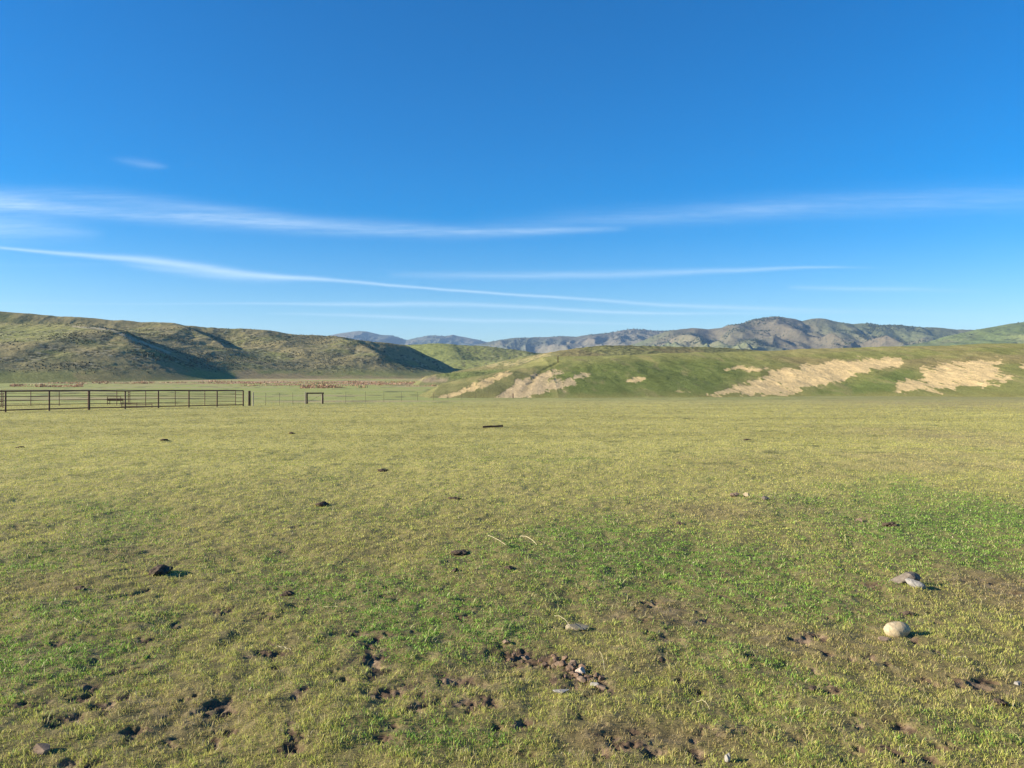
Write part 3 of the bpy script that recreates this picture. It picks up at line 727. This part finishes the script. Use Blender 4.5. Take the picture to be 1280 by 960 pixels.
rock('stone', 1272, 852, .022, .016, .014, PALES, 'little white stone at the right edge of the pasture', 'stone', 19, flat=5)
rock('stone', 918, 621, .075, .05, .045, BROWNS, 'leftmost of three weathered stones in the middle distance', 'stone', 20, flat=5)
rock('stone', 933, 621, .055, .045, .040, TAN, 'tan middle one of three weathered stones in the middle distance', 'stone', 22, flat=5)
rock('stone', 957, 626, .06, .045, .045, GREYS, 'greyish rightmost of three weathered stones in the middle distance', 'stone', 24, flat=5)
rock('stone', 1075, 649, .055, .04, .035, BROWNS, 'small brown stone beside a dark hollow in the right of the pasture', 'stone', 26, flat=5)
def dung(u, v, s, label, seed, h=.45, sy=.8):
    x, y = on_ground(u, v); a = s * px(y)
    return rock('dung_pile', u, v, a, a * sy, a * h, DUNG, label, 'dung', seed, rough=.34, sink=.30, sub=5, rz=seed)
dung(201, 717, 15, 'large dark dung heap in the grass at the left', 30, .38)
dung(100, 737, 7, 'small dark dung lump below and left of the large dung heap', 31)
dung(402, 630, 6.5, 'crumbly dark dung heap in the left middle of the pasture', 32)
dung(478, 588, 8, 'far dark dung heap just left of the pasture centre', 33, .25)
dung(568, 625, 8, 'flat dark dung heap near the pasture centre', 34, .2)
dung(574, 693, 10, 'broad dark dung patch above the two pale straws', 35, .2)
dung(569, 717, 5, 'small round dung lump just below the broad dung patch', 36)
dung(636, 713, 6, 'small dark dung lump below the pale straws', 37)
dung(359, 741, 7, 'greyish dung heap between the large dung heap and the centre', 38)
dung(1250, 880, 8, 'dark dung lump near the lower right edge', 39)
dung(1113, 658, 7, 'dark dung lump in the lush grass at the right', 40)
dung(1136, 768, 6, 'small dark dung lump above the rounded tan cobble', 41)
dung(1017, 866, 6, 'small dark dung lump left of the lower right corner', 42, .4)
dung(850, 656, 5, 'small dark dung lump right of the pasture centre', 43)
dung(25, 560, 5, 'far dark dung lump under the left end of the pipe fence', 44, .3)
dung(205, 551, 5, 'far dark dung lump in front of the middle of the pipe fence', 45, .3)
dung(365, 542, 4.5, 'far dark dung lump in front of the timber brace', 46, .3)
dung(933, 550, 4.5, 'far dark dung lump in the right of the pasture', 47, .25)
# broken clods along the crack
r3 = random.Random(9)
spots = []
for k in range(46):
    t = r3.random(); u = 632 + t * 122; v = 808 + t * 50 + r3.uniform(-7, 8)
    if k < 26: u = r3.uniform(690, 752); v = 818 + (u - 690) * .60 + r3.uniform(-7, 9)
    spots.append((u, v))
for k, (u, v) in enumerate(spots):
    s = r3.uniform(.008, .024)
    o = rock('soil_clod', u, v, s * 1.2, s, s * .8, CLOD if r3.random() < .72 else BROWNS, 'crumbled brown clod in the strip of broken soil below the pasture centre', 'clod', 60 + k, rz=r3.uniform(0, 3), flat=3, sub=2, sink=.15, rough=.25, group='clods along the crack in the pasture')
rock('stone', 727, 840, .030, .024, .022, solid_mat('PinkStone', (.40,.31,.24), (.52,.43,.34), 25, .3, .003), 'pinkish pebble, largest among the broken clods', 'stone', 50, flat=4, sink=.1)
rock('stone', 744, 857, .030, .018, .012, PALES, 'pale chip at the right end of the strip of clods', 'stone', 51, flat=5, sink=.1)
# plank lying in the grass
def plank():
    x, y = on_ground(616, 535); bm = bmesh.new(); L = 12.5 * px(y)
    bmesh.ops.create_cube(bm, size=1); bmesh.ops.scale(bm, vec=(2 * L, .13, .07), verts=bm.verts)
    bmesh.ops.subdivide_edges(bm, edges=bm.edges[:], cuts=4, use_grid_fill=True)
    for w in bm.verts: w.co += type(w.co)((random.uniform(-.015, .015), random.uniform(-.008, .008), random.uniform(-.008, .008) + .02 * math.sin(w.co.x * 2)))
    o = bm_obj('timber_plank', bm, DARKW, None, (x, y, gz(x, y) + .055)); o.rotation_euler = (0, -.01, .06)
    tag(o, 'dark timber plank lying alone in the far pasture', 'plank')
plank()
STRAWM = solid_mat('PaleStraw', (.42, .36, .20), (.55, .48, .30), 20, .1, .001, .7)
def straw(pts, r, label):
    P = []
    for u, v, h in pts:
        x, y = on_ground(u, v); P.append((x, y, gz(x, y) + h))
    Q = []
    a, b, c = [np.array(q) for q in P]
    for k in range(9):
        t = k / 8; w = .008 * math.sin(k * 2.1 + P[0][0] * 9)
        q = a * (1 - t) * (1 - 2 * t) + 4 * b * t * (1 - t) - c * t * (1 - 2 * t) ; Q.append((q[0], q[1] + w, q[2] - .012))
    P = Q; o0 = P[0]; bm = bmesh.new()
    for a, b in zip(P[:-1], P[1:]): tube(bm, [a[i] - o0[i] for i in range(3)], [b[i] - o0[i] for i in range(3)], r * .6, 5, r * .5)
    o = bm_obj('straw', bm, STRAWM, None, o0); tag(o, label, 'straw')
straw([(650,677,.05),(660,680,.06),(671,687,.04)], .005, 'pale bent straw, rightmost of the pair in the middle of the pasture')
straw([(610,677,.05),(622,683,.06),(632,689,.04)], .004, 'pale straight straw, leftmost of the pair in the middle of the pasture')
straw([(748,822,.03),(752,834,.07),(756,847,.04)], .0022, 'thin yellow straw standing at the right end of the clods')
straw([(693,773,.04),(703,778,.06),(712,786,.04)], .0025, 'thin straw left of the flat sandy stone')
straw([(93,779,.04),(95,785,.05),(101,787,.04)], .0028, 'curled white straw in the grass at the left')
straw([(404,759,.04),(418,761,.05),(436,759,.04)], .0022, 'long thin straw left of the pasture centre')
straw([(345,811,.04),(355,813,.05),(364,816,.04)], .0025, 'short pale straw lying by a bare hollow at the lower left')
straw([(871,884,.03),(880,889,.06),(887,895,.04)], .0018, 'short straw near the bottom right of centre')
straw([(1194,829,.03),(1203,827,.04),(1211,828,.03)], .0025, 'short pale straw right of the rounded tan cobble')

# ------------------------------------------------------------------ haze
def haze():
    bm = bmesh.new(); bmesh.ops.create_cube(bm, size=1)
    bmesh.ops.scale(bm, vec=(18600, 18600, 560), verts=bm.verts)
    m, nt, nd, lk = newmat('Haze'); out = N(nt, 'ShaderNodeOutputMaterial'); pv = N(nt, 'ShaderNodeVolumePrincipled')
    pv.inputs['Color'].default_value = (.42, .66, 1, 1); pv.inputs['Density'].default_value = HAZE; pv.inputs['Anisotropy'].default_value = 0.1
    lk.new(pv.outputs[0], out.inputs['Volume'])
    o = bm_obj('haze', bm, m, None, (0, 0, 280 - 40)); tag(o, kind='stuff')
HAZE = .00006
haze()

# ------------------------------------------------------------------ sky, with thin cirrus streaks and old contrails
def world():
    w = bpy.data.worlds.new('World'); sc.world = w; w.use_nodes = True; nt = w.node_tree; nt.nodes.clear(); lk = nt.links
    out = N(nt, 'ShaderNodeOutputWorld'); bg = N(nt, 'ShaderNodeBackground'); bg.inputs['Strength'].default_value = SKY
    sky = N(nt, 'ShaderNodeTexSky', sky_type='NISHITA'); sky.sun_disc = False
    sky.sun_elevation = math.radians(SUN_EL); sky.sun_rotation = math.atan2(SUN_DIR[0], SUN_DIR[1])
    sky.altitude = 300; sky.air_density = 1.0; sky.dust_density = .15; sky.ozone_density = 3.0
    tc = N(nt, 'ShaderNodeTexCoord'); sp = N(nt, 'ShaderNodeSeparateXYZ'); lk.new(tc.outputs['Generated'], sp.inputs[0])
    def M(op, a, b=None, c=None, clamp=False):
        n = N(nt, 'ShaderNodeMath', operation=op, use_clamp=clamp)
        for i, s in enumerate((a, b, c)):
            if s is None: continue
            if isinstance(s, (int, float)): n.inputs[i].default_value = s
            else: lk.new(s, n.inputs[i])
        return n.outputs[0]
    yy = M('MAXIMUM', sp.outputs['Y'], .02)
    U = M('DIVIDE', sp.outputs['X'], yy); W = M('DIVIDE', sp.outputs['Z'], yy)         # azimuth and height of the sky direction, as tangents
    front = M('GREATER_THAN', sp.outputs['Y'], .1)
    cx = N(nt, 'ShaderNodeCombineXYZ'); lk.new(U, cx.inputs[0]); lk.new(W, cx.inputs[1])
    def noise(sx, sy, detail=5, rough=.6, seed=0, rot=0):
        mp = N(nt, 'ShaderNodeMapping'); mp.inputs['Scale'].default_value = (sx, sy, 1); mp.inputs['Location'].default_value = (seed, seed * .7, 0); mp.inputs['Rotation'].default_value = (0, 0, rot)
        lk.new(cx.outputs[0], mp.inputs[0]); nz = N(nt, 'ShaderNodeTexNoise'); nz.inputs['Scale'].default_value = 1; nz.inputs['Detail'].default_value = detail; nz.inputs['Roughness'].default_value = rough
        lk.new(mp.outputs[0], nz.inputs['Vector']); return nz.outputs['Fac']
    wob = M('MULTIPLY', M('SUBTRACT', noise(2.2, 6, 3, .5, 3), .5), .010)
    wob2 = M('MULTIPLY', M('SUBTRACT', noise(9, 25, 3, .6, 8), .5), .0035)
    Ww = M('ADD', M('ADD', W, wob), wob2)
    str1 = noise(5, 110, 7, .75, 11, .10); str2 = noise(22, 300, 6, .75, 21, .22); puff = noise(5, 12, 5, .6, 31)
    streaks = M('ADD', M('MULTIPLY', str1, .6), M('MULTIPLY', str2, .4))
    T = lambda u: (u - 640) / F
    def curve(pts, dv):
        """piecewise curve over azimuth: pts = (u, value); value scaled by dv to 0..1"""
        fc = N(nt, 'ShaderNodeFloatCurve'); c = fc.mapping.curves[0]
        x01 = M('MULTIPLY_ADD', U, 1 / (2 * 1.2), .5)
        lk.new(x01, fc.inputs['Value'])
        P = [((T(u) / 2.4 + .5), val / dv) for u, val in pts]
        c.points[0].location = P[0]; c.points[1].location = P[-1]
        for p in P[1:-1]: c.points.new(*p)
        for p in c.points: p.handle_type = 'AUTO'
        fc.mapping.extend = 'HORIZONTAL'; fc.mapping.use_clip = False; fc.mapping.update()
        return M('MULTIPLY', fc.outputs[0], dv)
    total = None
    def cloud(center, wid, op, streak=.8, sharp=1.5, src=None):
        nonlocal total
        c = curve([(u, (HV - v) / F) for u, v in center], .5)
        wd = curve([(u, q / F) for u, q in wid], .1)
        o = M('MAXIMUM', M('SUBTRACT', curve(op, 1.0), .02), 0)
        d = M('DIVIDE', M('ABSOLUTE', M('SUBTRACT', Ww if src is None else src, c)), M('MAXIMUM', wd, .0003))
        body = M('POWER', 2.718, M('MULTIPLY', M('POWER', d, sharp), -1))
        tex = M('MULTIPLY_ADD', M('SUBTRACT', streaks, .5), streak * 3.2, 1 - streak * .15)
        tex = M('MAXIMUM', tex, 0); tex = M('MINIMUM', tex, 1.6)
        a = M('MULTIPLY', M('MULTIPLY', body, tex), o)
        total = a if total is None else M('ADD', total, a)
    # broad upper band
    cloud([(-100,252),(0,255),(100,263),(200,271),(300,277),(420,285),(560,290),(680,289),(760,286)], [(-100,12),(0,10),(120,8),(300,9),(450,8),(600,6),(760,3)], [(-100,.42),(0,.46),(150,.36),(300,.42),(430,.36),(600,.34),(700,.26),(790,0)], 1.15, 1.7)
    cloud([(-100,245),(0,242),(120,246),(260,262),(400,275)], [(-100,10),(0,9),(200,8),(400,5)], [(-100,.2),(0,.2),(200,.2),(330,.1),(400,0)], 1.0, 1.5)
    cloud([(-100,280),(0,284),(60,286),(120,292)], [(-100,16),(0,14),(120,9)], [(-100,.4),(0,.34),(70,.22),(140,0)], 1.0, 1.6)
    # its faint continuation to the right
    cloud([(560,283),(700,277),(830,270),(900,265),(1000,259),(1150,256),(1400,248)], [(560,8),(800,9),(1000,12),(1400,16)], [(560,0),(680,.12),(880,.21),(1050,.19),(1250,.15),(1400,.1)], 1.0, 1.5)
    cloud([(560,268),(900,258),(1150,245),(1400,235)], [(560,8),(1400,14)], [(560,0),(800,.05),(1100,.08),(1400,.08)], 1.0, 1.5)
    # contrail B
    cloud([(-100,300),(0,308),(100,318),(180,325),(240,333),(300,342),(400,350),(500,358),(600,365.5),(700,372),(800,378.5),(900,384.5),(1000,389),(1150,392),(1300,394)], [(-100,1.8),(0,1.8),(100,2.6),(200,4.8),(260,5),(330,3.4),(420,2.1),(700,1.6),(900,2.6),(1100,3)], [(-100,.4),(0,.42),(100,.55),(250,.52),(400,.46),(650,.44),(800,.36),(900,.32),(1050,.16),(1300,0)], .35, 1.8)
    cloud([(150,330),(240,341),(300,347),(400,350)], [(150,2),(260,5),(400,3)], [(150,0),(230,.25),(330,.2),(420,0)], .8, 1.6)
    # thin bands on the right
    cloud([(500,344),(640,345),(760,343),(900,338.5),(1030,334),(1100,335)], [(500,4),(700,4.6),(900,3.2),(1030,1.4)], [(480,0),(560,.2),(700,.3),(900,.34),(1010,.28),(1080,.08),(1150,0)], .7, 1.8)
    cloud([(960,359),(1040,361),(1130,362.5),(1250,365)], [(960,2),(1060,2.6),(1250,2)], [(980,0),(1050,.24),(1150,.16),(1260,0)], .6, 1.6)
    # low lines over the hills
    cloud([(-50,379),(150,379.5),(300,380),(450,381),(560,380),(650,383.5),(760,389),(900,392.5),(1050,393)], [(-50,1.2),(350,1.6),(480,2.8),(600,2.6),(760,1.8),(1050,1.8)], [(-50,.10),(200,.18),(350,.32),(480,.38),(650,.36),(780,.42),(900,.26),(1080,0)], .5, 1.7)
    cloud([(330,393),(450,395),(560,399),(680,402),(800,404)], [(330,1.2),(500,2.2),(680,2),(800,1.4)], [(330,0),(420,.26),(560,.34),(680,.3),(820,0)], .5, 1.7)
    # small high wisp
    cloud([(130,197),(165,202),(205,208)], [(130,2),(175,4.5),(205,2)], [(130,0),(160,.12),(185,.19),(200,.12),(214,0)], .9, 1.6)
    total = M('MULTIPLY', M('MINIMUM', total, .85), front)
    hs = N(nt, 'ShaderNodeHueSaturation'); hs.inputs['Saturation'].default_value = SKY_SAT; lk.new(sky.outputs[0], hs.inputs['Color'])
    tn = N(nt, 'ShaderNodeMix', data_type='RGBA', blend_type='MULTIPLY'); tn.inputs[0].default_value = 1; lk.new(hs.outputs[0], tn.inputs[6]); tn.inputs[7].default_value = (*SKY_TINT, 1)
    mx = N(nt, 'ShaderNodeMix', data_type='RGBA'); lk.new(total, mx.inputs[0]); lk.new(tn.outputs[2], mx.inputs[6]); mx.inputs[7].default_value = (*CLOUDC, 1)
    lk.new(mx.outputs[2], bg.inputs['Color']); lk.new(bg.outputs[0], out.inputs['Surface'])
SKY = .067; SKY_SAT = 1.6; SKY_TINT = (.88, .92, 1.07); CLOUDC = (5.2, 6.4, 7.4)
world()
from mathutils import Vector
sl = bpy.data.lights.new('sun', 'SUN'); sl.energy = 4.8; sl.angle = math.radians(.55); sl.color = (1, .90, .74)
so = bpy.data.objects.new('sun', sl); COL.objects.link(so)
hx, hy = SUN_DIR; hl = math.hypot(hx, hy); e = math.radians(SUN_EL)
d = Vector((hx / hl * math.cos(e), hy / hl * math.cos(e), math.sin(e)))
so.rotation_euler = d.to_track_quat('Z', 'Y').to_euler()

cam = bpy.data.cameras.new('camera'); co = bpy.data.objects.new('camera', cam); COL.objects.link(co); sc.camera = co
co.location = (0, 0, CAM); co.rotation_euler = (math.pi / 2, 0, 0)
cam.sensor_width = 36; cam.lens = F / 1280 * 36; cam.shift_y = -(480 - HV) / 1280; cam.clip_start = .05; cam.clip_end = 60000
sc.render.engine = 'CYCLES'
sc.view_settings.view_transform = 'Standard'; sc.view_settings.look = 'None'; sc.view_settings.gamma = 1; sc.view_settings.exposure = 1.32
sc.cycles.max_bounces = 4; sc.cycles.volume_bounces = 0
